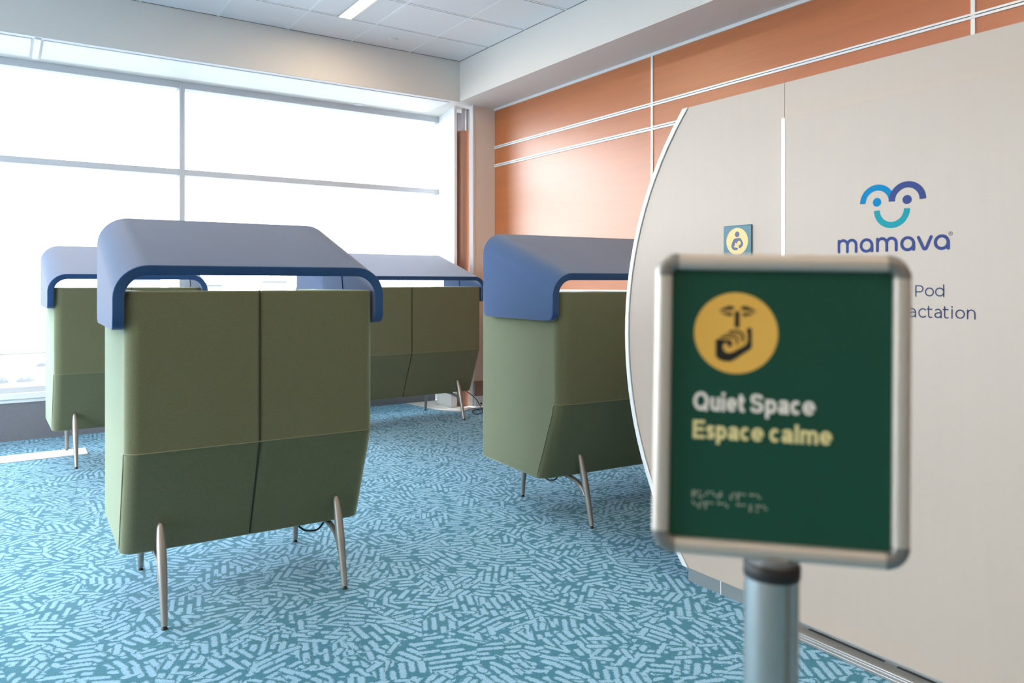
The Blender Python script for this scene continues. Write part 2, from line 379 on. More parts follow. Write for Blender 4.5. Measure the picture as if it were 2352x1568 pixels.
for px, pz, r in ((-0.005, 0.045, 0.012), (0.0, 0.075, 0.004)):
    prism(bm, arc(px, pz, r, 0, 342, 19), lambda p, a: (p[0], a, p[1]), -0.0095, -0.005)
obj('socket', bm, 'black', t)
tag(boxes('junction_box', 'black', [(4.335, 4.43, 6.86, 6.955, 0.0, 0.122)], bevel=0.005), 'small black box on the floor against the cream pier', 'box')
# white linear grille in the carpet near the window
t = thing('floor_grille', 'long white linear air grille set in the carpet below the window', 'grille', (0, 0, 0))
gx0, gx1, gy0, gy1 = -3.6, 0.562, 6.745, 7.008
boxes('frame', 'white', [(gx0, gx1, gy0, gy0 + 0.03, 0, 0.007), (gx0, gx1, gy1 - 0.03, gy1, 0, 0.007), (gx1 - 0.06, gx1, gy0 + 0.03, gy1 - 0.03, 0, 0.007), (gx0, gx0 + 0.06, gy0 + 0.03, gy1 - 0.03, 0, 0.007)], t, bevel=0.002)
boxes('slats', 'white', [(gx0 + 0.06, gx1 - 0.06, gy0 + 0.034 + 0.0205 * k, gy0 + 0.034 + 0.0205 * k + 0.014, 0, 0.006) for k in range(10)], t, smooth=0)

# ceiling fittings
def ceiling_light(x, y, ln, label):
    t = thing('ceiling_light', label, 'ceiling light', (x, y, ZC), 0, 'linear ceiling lights')
    a, h = 0.052, ln / 2
    boxes('frame', 'alu', [(-a - 0.012, -a, -h - 0.01, h + 0.006, -0.012, 0.0), (a, a + 0.016, -h - 0.01, h + 0.006, -0.012, 0.0), (-a, a, h - 0.004, h + 0.006, -0.012, 0), (-a, a, -h - 0.01, -h, -0.012, 0)], t, bevel=0.002)
    boxes('diffuser', 'lamp', [(-a, a, -h, h - 0.004, -0.008, -0.001)], t, smooth=0)
ceiling_light(2.474, 5.68, 1.20, 'glowing linear strip light in the tiled ceiling above the booths')
k = 0
for x in (2.474, 0.034, -2.41):  # lamps out of view, added for warm room light
    for y in (2.02, -1.64, -5.3):
        k += 1
        ceiling_light(x, y, 1.20, 'added linear strip light in the unseen ceiling above and behind the viewpoint')
for x, y, z, lab in ((3.082, 6.598, ZC - 0.004, 'white round sprinkler cover in the corner ceiling tile'), (3.136, 7.585, ZS, 'white round sprinkler cover under the window soffit')):
    bm = bmesh.new(); lathe(bm, [(0.046, -0.009), (0.048, -0.006), (0.048, 0.003)], (x, y, z), 36)
    tag(obj('sprinkler_cover', bm, 'white'), lab, 'sprinkler cover', 'sprinkler covers')

# ------------------------------------------------------------------ outside, far below the window
ZG = -4.0
struct(boxes('ground', 'snow', [(-300, 420, -200, 700, ZG - 0.2, ZG)], smooth=0), 'snowy airfield ground outside')
t = thing('airfield_fence', 'thin grey fence line across the snowy airfield', 'fence', (0, 67.6, ZG))
boxes('rail', 'fardark', [(-40, 60, -0.03, 0.03, 0.06, 0.16)], t, smooth=0)
for i, x in enumerate(range(-9, 18, 3)): boxes('post', 'fardark', [(x, x + 0.07, -0.035, 0.035, 0, 0.16 if (i + 3) % 4 else 0.55)], t, smooth=0)
def mound(x, y, rx, ry, h, lab):
    bm = bmesh.new(); bmesh.ops.create_uvsphere(bm, u_segments=14, v_segments=8, radius=1)
    for v in bm.verts:
        v.co = Vector((x + v.co.x * rx * (1 + 0.25 * math.sin(5 * v.co.y + x)), y + v.co.y * ry, ZG + max(v.co.z, 0) * h * (1 + 0.3 * math.sin(7 * v.co.x + y))))
    tag(obj('snow_mound', bm, 'fardark'), lab, 'mound', 'dark mounds on the snow')
mound(0.75, 57.5, 0.6, 0.3, 0.10, 'low dark mound on the snow, middle row, left')
mound(2.9, 57.5, 0.9, 0.3, 0.35, 'low dark mound on the snow, middle row, right')
mound(-0.1, 49.0, 0.4, 0.3, 0.35, 'low dark mound on the near snow by the frame edge')
mound(1.1, 49.1, 0.4, 0.3, 0.28, 'low dark mound on the near snow, second from left')
mound(2.65, 49.0, 0.35, 0.3, 0.16, 'low dark mound on the near snow beside the booth')
def far_building(x0, x1, y, z0, z1, d, lab):
    t = thing('far_building', lab, 'building', ((x0 + x1) / 2, y, ZG), 0, 'pale buildings across the airfield')
    hw = (x1 - x0) / 2
    boxes('wall', 'far', [(-hw, hw, 0, d, 0, z1 - ZG - 0.5)], t, smooth=0)
    boxes('roof', 'far', [(-hw - 0.3, hw + 0.3, -0.3, d + 0.3, z1 - ZG - 0.5, z1 - ZG)], t, smooth=0)
far_building(18.4, 24.0, 150, -4, 2.7, 14, 'long pale building across the airfield seen under the near canopy, left end')
far_building(33.2, 34.8, 150, -4, 1.6, 6, 'small pale block across the airfield under the near canopy, mid gap')
far_building(44.4, 47.1, 150, -4, 2.3, 8, 'small pale block across the airfield under the near canopy, right end')

# ------------------------------------------------------------------ privacy booths
D, E_, ZB, ZCR = 0.852, 0.175, 0.250, 0.680
TH = 0.085
def yrear(z): return E_ * max(0.0, (ZCR - z) / (ZCR - ZB))

def booth(label, loc, rz, W, inset, cable, ZT=1.297, CD=0.715, FB=1.151, RR=1.376, RF=1.607):
    root = thing('privacy_booth', label, 'booth', loc, rz, 'privacy booths facing the window')
    h = W / 2
    # --- shell: U-shaped plan lofted from bottom to top, leaning in below the crease
    def plan(yr, off):
        """off 0 = outer, 1 = inner outline, same point count."""
        r = 0.055 if not off else 0.03
        hx = h - off * TH; yb = yr + off * TH
        pts = [(-hx, D), (-hx, D * 0.5)]
        pts += [(-hx + r - r * math.cos(R(a)), yb + r - r * math.sin(R(a))) for a in range(0, 91, 10)]
        if off: pts += [(-0.008, yb), (-0.003, yb), (0, yb), (0.003, yb), (0.008, yb)]
        else: pts += [(-0.012, yb), (-0.004, yb + 0.0035), (0, yb + 0.010), (0.004, yb + 0.0035), (0.012, yb)]
        pts += [(hx - r + r * math.sin(R(a)), yb + r - r * math.cos(R(a))) for a in range(0, 91, 10)]
        pts += [(hx, D * 0.5), (hx, D)]
        return pts
    bm = bmesh.new(); rows = []
    for z, yr in ((ZB, E_), (ZCR, 0.0), (ZT, 0.0)):
        rows.append([[bm.verts.new((p[0], p[1], z)) for p in plan(yr, o)] for o in (0, 1)])
    n = len(rows[0][0])
    for a, b in zip(rows, rows[1:]):
        for o in (0, 1):
            for i in range(n - 1): bm.faces.new((a[o][i], a[o][i + 1], b[o][i + 1], b[o][i]))
        for i in (0, n - 1): bm.faces.new((a[0][i], a[1][i], b[1][i], b[0][i]))
    for r_ in (rows[0], rows[-1]):
        for i in range(n - 1): bm.faces.new((r_[0][i], r_[0][i + 1], r_[1][i + 1], r_[1][i]))
    obj('shell', bm, 'green', root, bevel=0.016, seg=3, smooth=17, limit=55)
    # --- piping along the crease and down the sides of the lower back
    path = []
    for s in (-1, 1):
        side = [(s * (h + 0.0005), yrear(z) + 0.050 - 0.012 * (z - ZB), z) for z in [ZB + 0.02 + (ZCR - ZB - 0.075) * k / 6 for k in range(7)]]
        side += [(s * (h + 0.0005), 0.062, ZCR - 0.028), (s * (h + 0.0005), 0.057, ZCR - 0.010)]
        corner = [(s * (h - 0.055 + 0.0555 * math.cos(R(a))), 0.055 - 0.0555 * math.sin(R(a)), ZCR) for a in range(10, 91, 16)]
        path.append(side + corner)
    full = path[0] + [(0.0 - h * 0.5, -0.0005, ZCR), (-0.012, -0.0005, ZCR), (0.012, -0.0005, ZCR), (h * 0.5, -0.0005, ZCR)] + path[1][::-1]
    bm = bmesh.new(); tube(bm, full, 0.0022, 6); obj('piping', bm, 'piping', root)
    bm = bmesh.new(); tube(bm, [(0, E_ + 0.004, ZB + 0.006), (0, yrear(ZCR - 0.01) + 0.003, ZCR - 0.008), (0, 0.003, ZCR + 0.006), (0, 0.003, ZT - 0.012), (0, 0.016, ZT - 0.0005)], 0.0042, 8); obj('centre_seam', bm, 'seam', root)
    # --- seat and cushions inside
    boxes('seat_base', 'green', [(-h + TH, h - TH, E_ + 0.04, D - 0.04, ZB + 0.003, 0.36)], root, bevel=0.012)
    boxes('seat_cushion', 'green', [(-h + TH + 0.004, h - TH - 0.004, E_ + 0.10, D - 0.02, 0.36, 0.47)], root, bevel=0.03, seg=4)
    boxes('back_cushion', 'green', [(-h + TH + 0.004, h - TH - 0.004, TH + 0.002, TH + 0.13, 0.47, 1.10)], root, bevel=0.03, seg=4)
    # --- canopy: one bent sheet, a flap down each side and a roof rising to the front
    Rm, T = 0.105, 0.040
    ys = [0, 0.004, 0.012, 0.022, 0.034, 0.048] + [0.048 + (CD - 0.096) * k / 6 for k in range(1, 6)] + [CD - q for q in (0.048, 0.034, 0.022, 0.012, 0.004, 0)]
    xo = h + 0.0225
    bm = bmesh.new(); grid = []
    for y in ys:
        zr = RR + (RF - RR) * y / CD
        e = min(y, CD - y); r = 0.048
        zb = FB + (r - math.sqrt(max(r * r - (r - e) ** 2, 0)) if e < r else 0)
        ring = [(-xo, zb), (-xo, zb + (zr - Rm - zb) * 0.5)]
        ring += [(-xo + Rm - Rm * math.cos(R(a)), zr - Rm + Rm * math.sin(R(a))) for a in range(0, 91, 9)]
        ring += [(-h * 0.45, zr), (0, zr), (h * 0.45, zr)]
        ring += [(xo - Rm + Rm * math.sin(R(a)), zr - Rm + Rm * math.cos(R(a))) for a in range(0, 91, 9)]
        ring += [(xo, zb + (zr - Rm - zb) * 0.5), (xo, zb)]
        grid.append([bm.verts.new((p[0], y - 0.004, p[1])) for p in ring])
    for a, b in zip(grid, grid[1:]):
        for i in range(len(a) - 1): bm.faces.new((a[i], a[i + 1], b[i + 1], b[i]))
    o = obj('canopy', bm, 'navy', root, smooth=50)
    md = o.modifiers.new('thick', 'SOLIDIFY'); md.thickness = T; md.offset = 0
    md = o.modifiers.new('bevel', 'BEVEL'); md.width = 0.018; md.segments = 4; md.limit_method = 'ANGLE'; md.angle_limit = R(60)
    # seam of the lining inside each flap
    for s in (-1, 1):
        bm = bmesh.new(); tube(bm, [(s * (h + 0.0008), 0.40, 1.30), (s * (h + 0.0008), 0.425, 1.42)], 0.0025, 6); obj('lining_seam', bm, 'piping' if False else 'navy', root)
    # --- legs: cast aluminium, the rear ones run up outside the back and fork to a rail under the seat
    for s in (-1, 1):
        x = s * (h - inset)
        bm = bmesh.new()
        tube(bm, smooth_path([(x, 0.000, 0.012), (x, 0.026, 0.11), (x, 0.054, 0.21), (x, 0.084, 0.30), (x, 0.109, 0.362), (x, 0.117, 0.380)], 5),
             [0.0125 + 0.0075 * min(1, i / 10) - 0.0165 * max(0, (i - 13) / 12) ** 2 for i in range(26)], 16, flat=0.92)
        lg = obj('leg', bm, 'nickel', root)
        bm = bmesh.new()
        tube(bm, smooth_path([(x, 0.046, 0.165), (x, 0.085, 0.198), (x, 0.14, 0.222), (x, 0.24, 0.236), (x, 0.36, 0.238)], 5), [0.019 - 0.006 * min(1, i / 8) for i in range(21)], 12, flat=1.0)
        obj('brace', bm, 'nickel', lg)
        bm = bmesh.new(); lathe(bm, [(0.0115, 0.0), (0.0120, 0.003), (0.0085, 0.008), (0.0085, 0.014)], (x, 0, 0), 16); obj('foot', bm, 'black', lg)
        bm = bmesh.new()
        tube(bm, smooth_path([(x, 0.722, 0.012), (x, 0.712, 0.12), (x, 0.690, 0.246)], 6), [0.0125 + 0.0065 * i / 12 for i in range(13)], 16)
        lf = obj('leg', bm, 'nickel', root)
        bm = bmesh.new(); lathe(bm, [(0.0115, 0.0), (0.0120, 0.003), (0.0085, 0.008), (0.0085, 0.014)], (x, 0.722, 0), 16); obj('foot', bm, 'black', lf)
        boxes('under_rail', 'nickel', [(x - 0.016, x + 0.016, 0.22, 0.72, 0.228, 0.2505)], root, bevel=0.004)
    if cable:
        bm = bmesh.new(); tube(bm, smooth_path(cable, 8), 0.0045, 8); obj('power_cable', bm, 'black', root)
    return root

FAR_CORD = [(4.36, 6.80, 0.012), (4.25, 6.79, 0.012), (4.12, 6.80, 0.010), (4.02, 6.72, 0.008), (3.98, 6.58, 0.008), (4.03, 6.53, 0.030), (4.06, 6.62, 0.08), (4.02, 6.66, 0.16), (3.90, 6.62, 0.240)]
def far_local(p): return Matrix.Rotation(R(-3.33), 3, 'Z') @ (Vector(p) - Vector((3.163, 6.366, 0)))
W1, W2 = 0.992, 1.574
booth('green booth with blue canopy nearest the camera, single width, whole back in view', (0.880, 3.156, 0), R(-1.26), W1, 0.136,
      [(0.24, 0.30, 0.255), (0.24, 0.29, 0.225), (0.27, 0.27, 0.196), (0.32, 0.25, 0.196), (0.35, 0.25, 0.225)])
booth('wide green booth with blue canopy half hidden behind the pale wooden pod', (3.233, 3.146, 0), R(-3.48), W2, 0.213,
      [(-0.70, 0.55, 0.255), (-0.70, 0.50, 0.228), (-0.69, 0.42, 0.215), (-0.68, 0.33, 0.222), (-0.67, 0.27, 0.212), (-0.66, 0.22, 0.230), (-0.65, 0.22, 0.255)], ZT=1.281, CD=0.775, FB=1.128, RR=1.363, RF=1.616)
booth('green booth with pale lit blue canopy at far left, behind the nearest booth', (0.807, 6.272, 0), R(1.19), W1, 0.136, None)
booth('wide green booth with blue canopy far back by the window and cream pier', (3.163, 6.366, 0), R(3.33), W2, 0.213, [far_local(p) for p in FAR_CORD])

# ------------------------------------------------------------------ lactation pod
XF = 2.53; PC = 1.425                       # front face plane, centre of the pod along Y
pod = thing('lactation_pod', 'pale maple freestanding pod with curved end and logo on its door', 'pod', (XF, PC, 0))
Z0, Z1 = 0.066, 2.107; zm = (Z0 + Z1) / 2
def endy(z, inner=0.0):                       # half length of the barrel outline at height z, measured from the centre
    Rr = 1.57 - inner; s = 2.769 - PC - 1.57
    return s + math.sqrt(Rr * Rr - (z - zm) ** 2)
zs_ = [Z0 + (Z1 - Z0) * k / 28 for k in range(29)]
def outline(inner=0.0, za=Z0, zb=Z1):
    zz = [za + (zb - za) * k / 28 for k in range(29)]
    return [(endy(z, inner), z) for z in zz] + [(-endy(z, inner), z) for z in zz[::-1]]
yz = lambda p, a: (a, p[0], p[1])
bm = bmesh.new(); prism(bm, outline(0.004, Z0 + 0.003, Z1 - 0.004), yz, 0.014, 1.15); obj('body', bm, 'maple', pod, smooth=20)
for s in (1, -1):
    bm = bmesh.new()
    a = [(s * endy(z), z) for z in zs_]; b = [(s * endy(z, 0.024), z) for z in zs_[::-1]]
    prism(bm, a + b, yz, -0.006, 0.10); obj('edge_trim', bm, 'rail', pod, bevel=0.003, seg=2, smooth=25)
    bm = bmesh.new()
    prism(bm, [(s * endy(z, 0.0275), z) for z in zs_] + [(s * 0.4375, Z1), (s * 0.4375, Z0)], yz, 0.0, 0.016); obj('front_panel', bm, 'maple', pod, smooth=0)
boxes('header_panel', 'maple', [(0.0, 0.016, -0.4355, 0.4355, 1.970, Z1)], pod, smooth=0)
dr = boxes('door', 'maple', [(-0.015, 0.010, -0.424, 0.4245, 0.046, 1.966)], pod, smooth=0)
boxes('edge_strip', 'rail', [(-0.016, 0.010, 0.4245, 0.4395, 0.046, 1.966)], dr, smooth=0)
boxes('plinth', 'steel', [(0.020, 1.10, -0.95, 0.955, 0.0, 0.066)], pod, smooth=0)
boxes('plinth_joint', 'rail', [(0.017, 0.03, 0.765, 0.770, 0.0, 0.064)], pod, smooth=0)
tr = boxes('sill_track', 'steel', [(-0.060, 0.03, -0.46, 0.44, 0.016, 0.024), (-0.075, -0.060, -0.46, 0.44, 0.0, 0.012), (-0.060, 0.03, -0.46, 0.44, 0.0, 0.016)], pod, bevel=0.002)
boxes('slot', 'black', [(-0.010, 0.004, 0.032, 0.328, 0.0235, 0.0246), (-0.010, 0.004, -0.31, -0.013, 0.0235, 0.0246)], tr, smooth=0)

# emblem and lettering on the door; measured along Y (to the left) and Z
XD_ = -0.0156
def on_door(p): return (XD_, p[0] - PC, p[1])
def decal(name, m, parent, fn, to3=on_door):
    LIFT[0] = 0; bm = bmesh.new(); fn(bm, to3)
    me = bpy.data.meshes.new(name); bm.to_mesh(me); bm.free(); me.materials.append(M[m])
    o = bpy.data.objects.new(name, me); COL.objects.link(o); o.parent = parent; return o
def arch(cx, cz, a0, a1):
    def f(bm, to3): stroke(bm, arc(cx, cz, 0.0527, a0, a1, 36), 0.021, to3, False)
    return f
def f1(bm, t3): arch(1.4767, 1.605, 0, 180)(bm, t3); disc(bm, (1.477, 1.607), 0.0152, t3)
def f2(bm, t3): arch(1.3720, 1.605, 0, 180)(bm, t3); disc(bm, (1.372, 1.607), 0.0152, t3)
decal('logo_arch', 'cyan', dr, f1); decal('logo_arch', 'indigo', dr, f2, lambda p: (XD_ - 0.0007, p[0] - PC, p[1]))
decal('logo_smile', 'teal', dr, lambda bm, t3: arch(1.425, 1.578, 180, 360)(bm, t3))
def word_mamava(bm, t3):
    wd = 0.0102; st = lambda pts: stroke(bm, pts, wd, t3)
    for x in (1.621, 1.4755):
        s_ = 0.0332
        st([(x, 1.4395), (x, 1.4795)])
        for k in (0, 1):
            c = x - s_ * (k + 0.5)
            st(arc(c, 1.4805 - s_ / 2 + 0.0, s_ / 2, 0, 180, 14)[::-1]); st([(c - s_ / 2, 1.4805 - s_ / 2), (c - s_ / 2, 1.4395)])
    for c in (1.5155, 1.370, 1.259):
        st(arc(c, 1.4592, 0.0202, 0, 360, 30)); st([(c - 0.0202, 1.4592), (c - 0.0202, 1.4395)])
    st([(1.334, 1.4785)] + [(1.3180, 1.4430), (1.3160, 1.4404), (1.3130, 1.4394), (1.3100, 1.4404), (1.3080, 1.4430)] + [(1.2925, 1.4785)])
decal('lettering', 'indigo', dr, word_mamava)
def reg(bm, t3):
    stroke(bm, arc(1.231, 1.4855, 0.0060, 0, 360, 24), 0.0012, t3)
    stroke(bm, [(1.2328, 1.4828), (1.2328, 1.4886), (1.2306, 1.4886), (1.2296, 1.4872), (1.2306, 1.4858), (1.2328, 1.4858)], 0.0010, t3); stroke(bm, [(1.2308, 1.4858), (1.2294, 1.4828)], 0.0010, t3)
decal('registered_mark', 'ink', dr, reg)
def thin_text(bm, t3, part):
    wd = 0.0038; st = lambda pts: stroke(bm, pts, wd, t3)
    def o_(c, b): st(arc(c, b + 0.0145, 0.0127, 0, 360, 28))
    if part == 'Pod':
        b = 1.284
        st([(1.3425, b), (1.3425, 1.3185)])
        st([(1.3425, 1.3185), (1.3295, 1.3185)] + [(1.3295 - 0.0105 * math.cos(R(a)), 1.3085 + 0.0100 * math.sin(R(a))) for a in range(80, -81, -16)] + [(1.3295, 1.2985), (1.3425, 1.2985)])
        o_(1.2980, b); o_(1.2655, b); st([(1.2528, b), (1.2528, 1.3215)])
        return
    # lactation
    b = 1.2155; xh = b + 0.0275
    st([(1.3735, b), (1.3735, 1.2550)])
    def a_(l, r):
        m = (l + r) / 2; hw = (l - r) / 2
        st([(l - 0.002, xh - 0.003), (m, xh), (m - hw * 0.6, xh - 0.0022), (r, xh - 0.008), (r, b)])
        st([(r, b + 0.0155), (m, b + 0.0160), (l - 0.0015, b + 0.0125), (l, b + 0.0078), (l - 0.002, b + 0.003), (m + 0.0005, b), (r + 0.003, b + 0.003), (r, b + 0.006)])
    def t_(l, r):
        x = l - 0.0048
        st([(x, xh + 0.0085), (x, b + 0.0055), (x - 0.002, b + 0.0012), (x - 0.0055, b), (r, b + 0.001)]); st([(l, xh - 0.0005), (r, xh - 0.0005)])
    a_(1.3640, 1.3440); st([(1.3195 - 0.0127 * math.cos(R(a)), b + 0.0138 + 0.0138 * math.sin(R(a))) for a in range(45, 316, 15)])
    t_(1.3055, 1.2905); a_(1.2805, 1.2610); t_(1.2545, 1.2390)
    st([(1.2270, b), (1.2270, xh)]); disc(bm, (1.2270, xh + 0.0085), 0.0026, t3, 14)
    o_(1.2025, b - 0.0007)
    st([(1.1800, b), (1.1800, xh)]); st([(1.1800, xh - 0.010)] + [(1.1690 + 0.0105 * math.cos(R(a)), xh - 0.0105 + 0.0105 * math.sin(R(a))) for a in range(0, 181, 18)] + [(1.1585, b)])
for wd_ in ('Pod', 'lactation'): decal('lettering', 'ink', dr, lambda bm, t3: thin_text(bm, t3, wd_))

# small square plate beside the door
ns = thing('nursing_sign', 'small teal square sign with yellow disc and nursing pictogram on the pod', 'sign', (XF, 2.0865, 1.4945))
bm = bmesh.new(); box(bm, -0.0065, -0.0003, -0.0725, 0.0725, -0.0725, 0.0725); obj('plate', bm, 'plate', ns, bevel=0.003, seg=2)
def pl(dx): return lambda p: (dx, p[0], p[1])
zc_ = 0.0060
decal('disc', 'plateyellow', ns, lambda bm, t3: disc(bm, (0, zc_), 0.0555, t3, 48), pl(-0.0069))
def q(zx, zy): return (-(zx - 865) * 0.0555 / 380, zc_ - (zy - 860) * 0.0555 / 490)
def mother(bm, t3):
    c = q(870, 605); disc(bm, c, 0.0118, t3, 28)
    poly(bm, [q(*p) for p in ((790, 755), (850, 745), (960, 742), (1000, 765), (1040, 840), (1075, 920), (1078, 975), (1050, 1040), (1005, 1095), (960, 1115), (928, 1100), (922, 1070), (935, 1035), (900, 1000), (850, 930), (815, 905), (790, 930),
                               (792, 1005), (745, 1045), (760, 1070), (830, 1085), (880, 1092), (898, 1120), (890, 1155), (850, 1182), (800, 1185), (740, 1165), (690, 1110), (665, 1050), (668, 980), (700, 880), (740, 790))], t3)
decal('pictogram', 'plateink', ns, mother, pl(-0.0073))
decal('baby', 'plateyellow', ns, lambda bm, t3: disc(bm, q(938, 925), 0.0092, t3, 28), pl(-0.0077))

# ------------------------------------------------------------------ sign stand in the foreground
yaw = -10.617 - 33.912
sc_ = Vector((0.63026, 0.47098, 1.20531))            # centre of the green panel
rot = Matrix.Rotation(R(yaw), 4, 'Z') @ Matrix.Rotation(R(-2.273), 4, 'X') @ Matrix.Rotation(R(0.988), 4, 'Y')
down = (rot.to_3x3() @ Vector((0, 0, -1)))
foot = sc_ + rot.to_3x3() @ Vector((-0.003, 0.012, 0)) + down * ((sc_.z) / -down.z)
st = thing('sign_stand', 'silver floor stand in the foreground holding a green quiet space sign', 'sign stand', (foot.x, foot.y, 0.0))
def put(o):                                          # parts are modelled in the sign's own frame (x right, z up, -y towards the reader)
    o.matrix_local = Matrix.Translation(sc_ - Vector((foot.x, foot.y, 0))) @ rot; return o
mm = 0.001; TOWARD = Vector((0, -1, 0))
hw, hh = 0.103, 0.1321; FO = 0.0165
def rail_prof(s):                                    # rounded snap-frame profile, s across (0 inner .. FO outer)
    return [(0, -0.003), (0.001, -0.0070), (0.003, -0.0085), (0.0105, -0.0085), (0.0135, -0.0074), (0.0155, -0.0050), (FO, -0.0015), (FO, 0.008), (0, 0.008)]
def frame_rail(ax, sign_, ln):
    bm = bmesh.new()
    for pts in (rail_prof(0),):
        if ax == 'z':   # upright rail at x = sign*(hw + s)
            prism(bm, pts, lambda p, a: (sign_ * (hw + p[0]), p[1], a), -ln, ln)
        else:
            prism(bm, pts, lambda p, a: (a, p[1], sign_ * (hh + p[0])), -ln, ln)
    return put(obj('frame_rail', bm, 'alu', st, smooth=50))
frame_rail('z', -1, hh - 0.006); frame_rail('z', 1, hh - 0.006); frame_rail('x', -1, hw - 0.006); frame_rail('x', 1, hw - 0.006)
for sx in (-1, 1):
    for sz in (-1, 1):
        bm = bmesh.new(); prof = rail_prof(0); rings = []
        cx, cz = sx * (hw - 0.006), sz * (hh - 0.006)
        for a in range(0, 91, 10):
            d_ = (math.cos(R(a)), math.sin(R(a)))
            rings.append([bm.verts.new((cx + sx * d_[0] * (0.006 + p[0] * 1.02), p[1] * 1.04, cz + sz * d_[1] * (0.006 + p[0] * 1.02))) for p in prof])
        n_ = len(prof)
        for a, b in zip(rings, rings[1:]):
            for i in range(n_): bm.faces.new((a[i], a[(i + 1) % n_], b[(i + 1) % n_], b[i]))
        bm.faces.new(rings[0]); bm.faces.new(rings[-1][::-1])
        put(obj('corner_cap', bm, 'cap', st, smooth=50))
put(boxes('back_plate', 'alu', [(-hw - 0.012, hw + 0.012, 0.003, 0.007, -hh - 0.012, hh + 0.012)], st, bevel=0.001))
pn = put(boxes('sign_panel', 'signgreen', [(-hw - 0.004, hw + 0.004, -0.0005, 0.002, -hh - 0.004, hh + 0.004)], st, smooth=0))
def sp_(dy): return lambda p: (p[0] * mm, dy, p[1] * mm)
decal('disc', 'signyellow', pn, lambda bm, t3: disc(bm, (-41.2, 70.3), 40.0, t3, 64), sp_(-0.0008))
def zq(x, y): return (-41.2 + (x - 340) * 0.16, 70.3 - (y - 327) * 0.1640)
def hush(bm, t3):
    for m_ in (lambda x: x, lambda x: 698 - x):
        poly(bm, [zq(m_(x), y) for x, y in ((234, 197), (258, 180), (296, 163), (318, 164), (333, 176), (322, 186), (290, 190))], t3)
        poly(bm, [zq(m_(x), y) for x, y in ((246, 204), (318, 204), (318, 226), (292, 223), (265, 214))], t3)
    stroke(bm, [zq(347, 206), zq(347, 282)], 4.6, t3)
    poly(bm, [zq(x, y) for x, y in ((220, 372), (228, 366), (308, 368), (318, 378), (320, 404), (306, 414), (294, 408), (292, 392), (278, 388), (266, 398), (264, 418), (276, 440), (300, 448), (330, 438), (348, 426), (392, 402), (408, 384), (412, 366),
                                    (408, 318), (402, 306), (410, 296), (424, 292), (435, 300), (436, 410), (424, 424), (332, 488), (306, 500), (270, 498), (240, 488), (222, 468))], t3)
    stroke(bm, [zq(252, 356), zq(268, 350), zq(318, 348), zq(340, 356), zq(350, 374), zq(350, 392)], 1.9, t3)
    stroke(bm, [zq(274, 338), zq(288, 333), zq(340, 334), zq(362, 346), zq(368, 362)], 0.9, t3)
    stroke(bm, [zq(304, 320), zq(318, 316), zq(362, 318), zq(378, 328), zq(384, 342), zq(384, 372)], 2.2, t3)
decal('pictogram', 'signink', pn, hush, sp_(-0.0011))
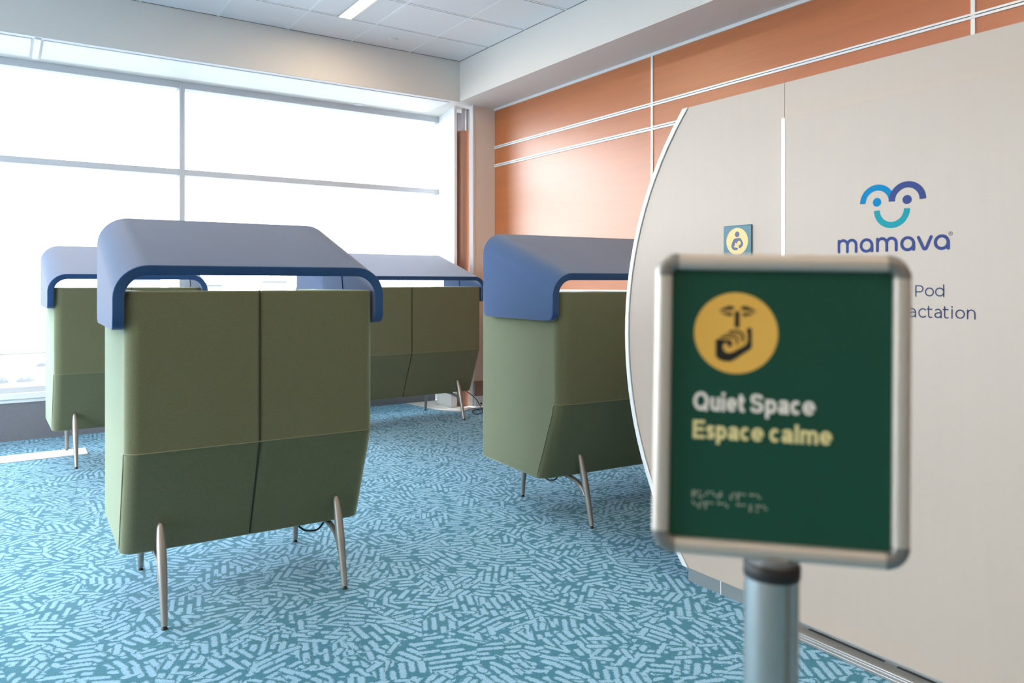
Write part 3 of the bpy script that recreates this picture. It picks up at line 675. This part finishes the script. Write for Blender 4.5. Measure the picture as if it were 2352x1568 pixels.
def glyph(ch, x0, x1, b, cap, wd):
    """bold grotesque letter as strokes, fitted between x0 and x1 on baseline b"""
    h = wd / 2; X = cap * 0.735; l, r = x0 + h, x1 - h; m = (l + r) / 2; rx = (r - l) / 2
    top, bot, xt = b + cap - h, b + h, b + X - h; ry = (xt - bot) / 2; cy = (xt + bot) / 2
    el = lambda a0, a1, n=18: arc(m, cy, rx, a0, a1, n, ry)
    if ch == 'Q': return [arc(m, (top + bot) / 2, rx, 0, 360, 30, (top - bot) / 2), [(m + rx * 0.25, b + cap * 0.28), (r + 0.4, b + 0.2)]]
    if ch == 'u': return [[(l, xt + h), (l, bot + rx)] + arc(m, bot + rx, rx, 180, 360, 14) , [(r, xt + h), (r, b)]]
    if ch == 'i': return [[(m, b), (m, b + X)], [(m, b + cap - wd * 0.95), (m, b + cap)]]
    if ch == 'l': return [[(m, b), (m, b + cap)]]
    if ch == 'e': return [[(l + 0.4, cy - 0.1), (r, cy - 0.1)] + el(5, 320, 24)]
    if ch == 'c': return [el(42, 318, 22)]
    if ch == 't': return [[(m - 0.3, b + cap * 0.93), (m - 0.3, bot + 1.6), (m + 0.3, bot + 0.4), (m + 1.6, bot), (r + h, bot + 0.1)], [(x0, xt), (x1, xt)]]
    if ch == 'p': return [el(0, 360, 26), [(l, b - cap * 0.27), (l, b + X)]]
    if ch == 'a': return [[(l, xt - 2.2), (l + rx * 0.35, xt - 0.5), (m, xt), (m + rx * 0.7, xt - 0.6), (r - 0.3, xt - 2.4), (r - 0.3, bot + 0.6), (r + 0.6, b)], [(r - 0.4, cy + 0.6), (m, cy + 0.1), (l + 0.6, cy - 0.9), (l, cy - 2.6), (l + 0.7, bot + 0.3), (m - 0.6, bot), (r - 1.8, bot + 1.3), (r - 0.3, bot + 3.0)]]
    if ch == 's': return [[(r - 0.1, xt - 1.8), (m + rx * 0.5, xt - 0.2), (m, xt), (m - rx * 0.6, xt - 0.3), (l + 0.3, xt - 2.2), (m - rx * 0.3, cy + 0.5), (m + rx * 0.5, cy - 0.7), (r - 0.1, bot + 2.2), (m + rx * 0.5, bot + 0.2), (m, bot), (m - rx * 0.6, bot + 0.3), (l + 0.1, bot + 2.1)]]
    if ch == 'S':
        cy2 = (top + bot) / 2
        return [[(r - 0.2, top - 3.2), (r - 1.4, top - 1.0), (m, top), (l + 1.4, top - 0.7), (l + 0.3, top - 3.0), (l + 1.2, cy2 + 1.6), (m, cy2 + 0.3), (r - 1.0, cy2 - 1.2), (r, bot + 3.4), (r - 1.3, bot + 0.8), (m, bot), (l + 1.2, bot + 0.9), (l + 0.1, bot + 3.6)]]
    if ch == 'E': return [[(x1, top), (l, top), (l, bot), (x1, bot)], [(l, (top + bot) / 2 + 0.2), (x1 - 0.8, (top + bot) / 2 + 0.2)]]
    if ch == 'm':
        q_ = (r - l) / 4
        return [[(l, b), (l, b + X)]] + [[(l + 2 * q_ * k, xt - q_)] + arc(l + q_ * (2 * k + 1), xt - q_, q_, 180, 0, 10)[1:] + [(l + q_ * (2 * k + 2), b)] for k in (0, 1)]
    return []
def sign_line(m, b, cap, letters):
    def f(bm, t3):
        for ch, z0, z1 in letters:
            for ptsq in glyph(ch, -81.0 + (z0 - 85) * 0.1572, -81.0 + (z1 - 85) * 0.1572, b, cap, 3.5): stroke(bm, ptsq, 3.5, t3, False)
    decal('lettering', m, pn, f, sp_(-0.0009))
sign_line('signwhite', -7.3, 18.6, [('Q', 85, 180), ('u', 190, 250), ('i', 258, 280), ('e', 288, 352), ('t', 357, 398), ('S', 430, 512), ('p', 522, 590), ('a', 598, 662), ('c', 670, 734), ('e', 742, 816)])
sign_line('signcream', -35.0, 18.2, [('E', 85, 158), ('s', 164, 222), ('p', 228, 292), ('a', 300, 364), ('c', 372, 434), ('e', 440, 514), ('c', 548, 612), ('a', 620, 688), ('l', 698, 721), ('m', 730, 834), ('e', 843, 915)])
BR = dict(a='1', c='14', e='15', i='24', l='123', m='134', p='1234', q='12345', s='234', t='2345', u='136')
def braille(bm, t3):
    for line, (x0, y0) in (('quiet space', (-80.0, -87.2)), ('espace calme', (-80.0, -97.6))):
        for i, ch in enumerate(line):
            for dgt in BR.get(ch, ''):
                k_ = int(dgt) - 1; disc(bm, (x0 + i * 6.1 + (k_ // 3) * 2.4, y0 - (k_ % 3) * 2.4), 0.95, t3, 12)
decal('braille', 'braille', pn, braille, sp_(-0.0009))
# pole, collar, base
bm = bmesh.new(); rp = 0.0262; prof = []
for k_ in range(72):
    a = 360 * k_ / 72; r = rp
    for c0 in (28, 148, 268):
        dlt = abs((a - 270 - c0 + 180) % 360 - 180)
        if dlt < 9: r = rp - 0.006
    prof.append((-0.0025 + r * math.cos(R(a)), 0.012 + r * math.sin(R(a))))
LP = (sc_.z) / -down.z - 0.012
prism(bm, prof, lambda p, a: (p[0], p[1], a), -LP, -0.1645); put(obj('pole', bm, 'pole', st, smooth=20))
bm = bmesh.new(); lathe(bm, [(0.0262, -0.168), (0.0272, -0.166), (0.0272, -0.1555), (0.0262, -0.154), (0.021, -0.1535)], (-0.0025, 0.012, 0), 40); put(obj('collar', bm, 'black', st, smooth=40))
bm = bmesh.new(); lathe(bm, [(0.0235, -0.1545), (0.0235, -0.1475), (0.018, -0.142)], (-0.0025, 0.012, 0), 40); put(obj('head_mount', bm, 'cap', st, smooth=40))
bm = bmesh.new(); lathe(bm, [(0.178, 0.0), (0.180, 0.004), (0.174, 0.011), (0.06, 0.020), (0.036, 0.030)], seg=56); obj('base_plate', bm, 'pole', st, smooth=40)
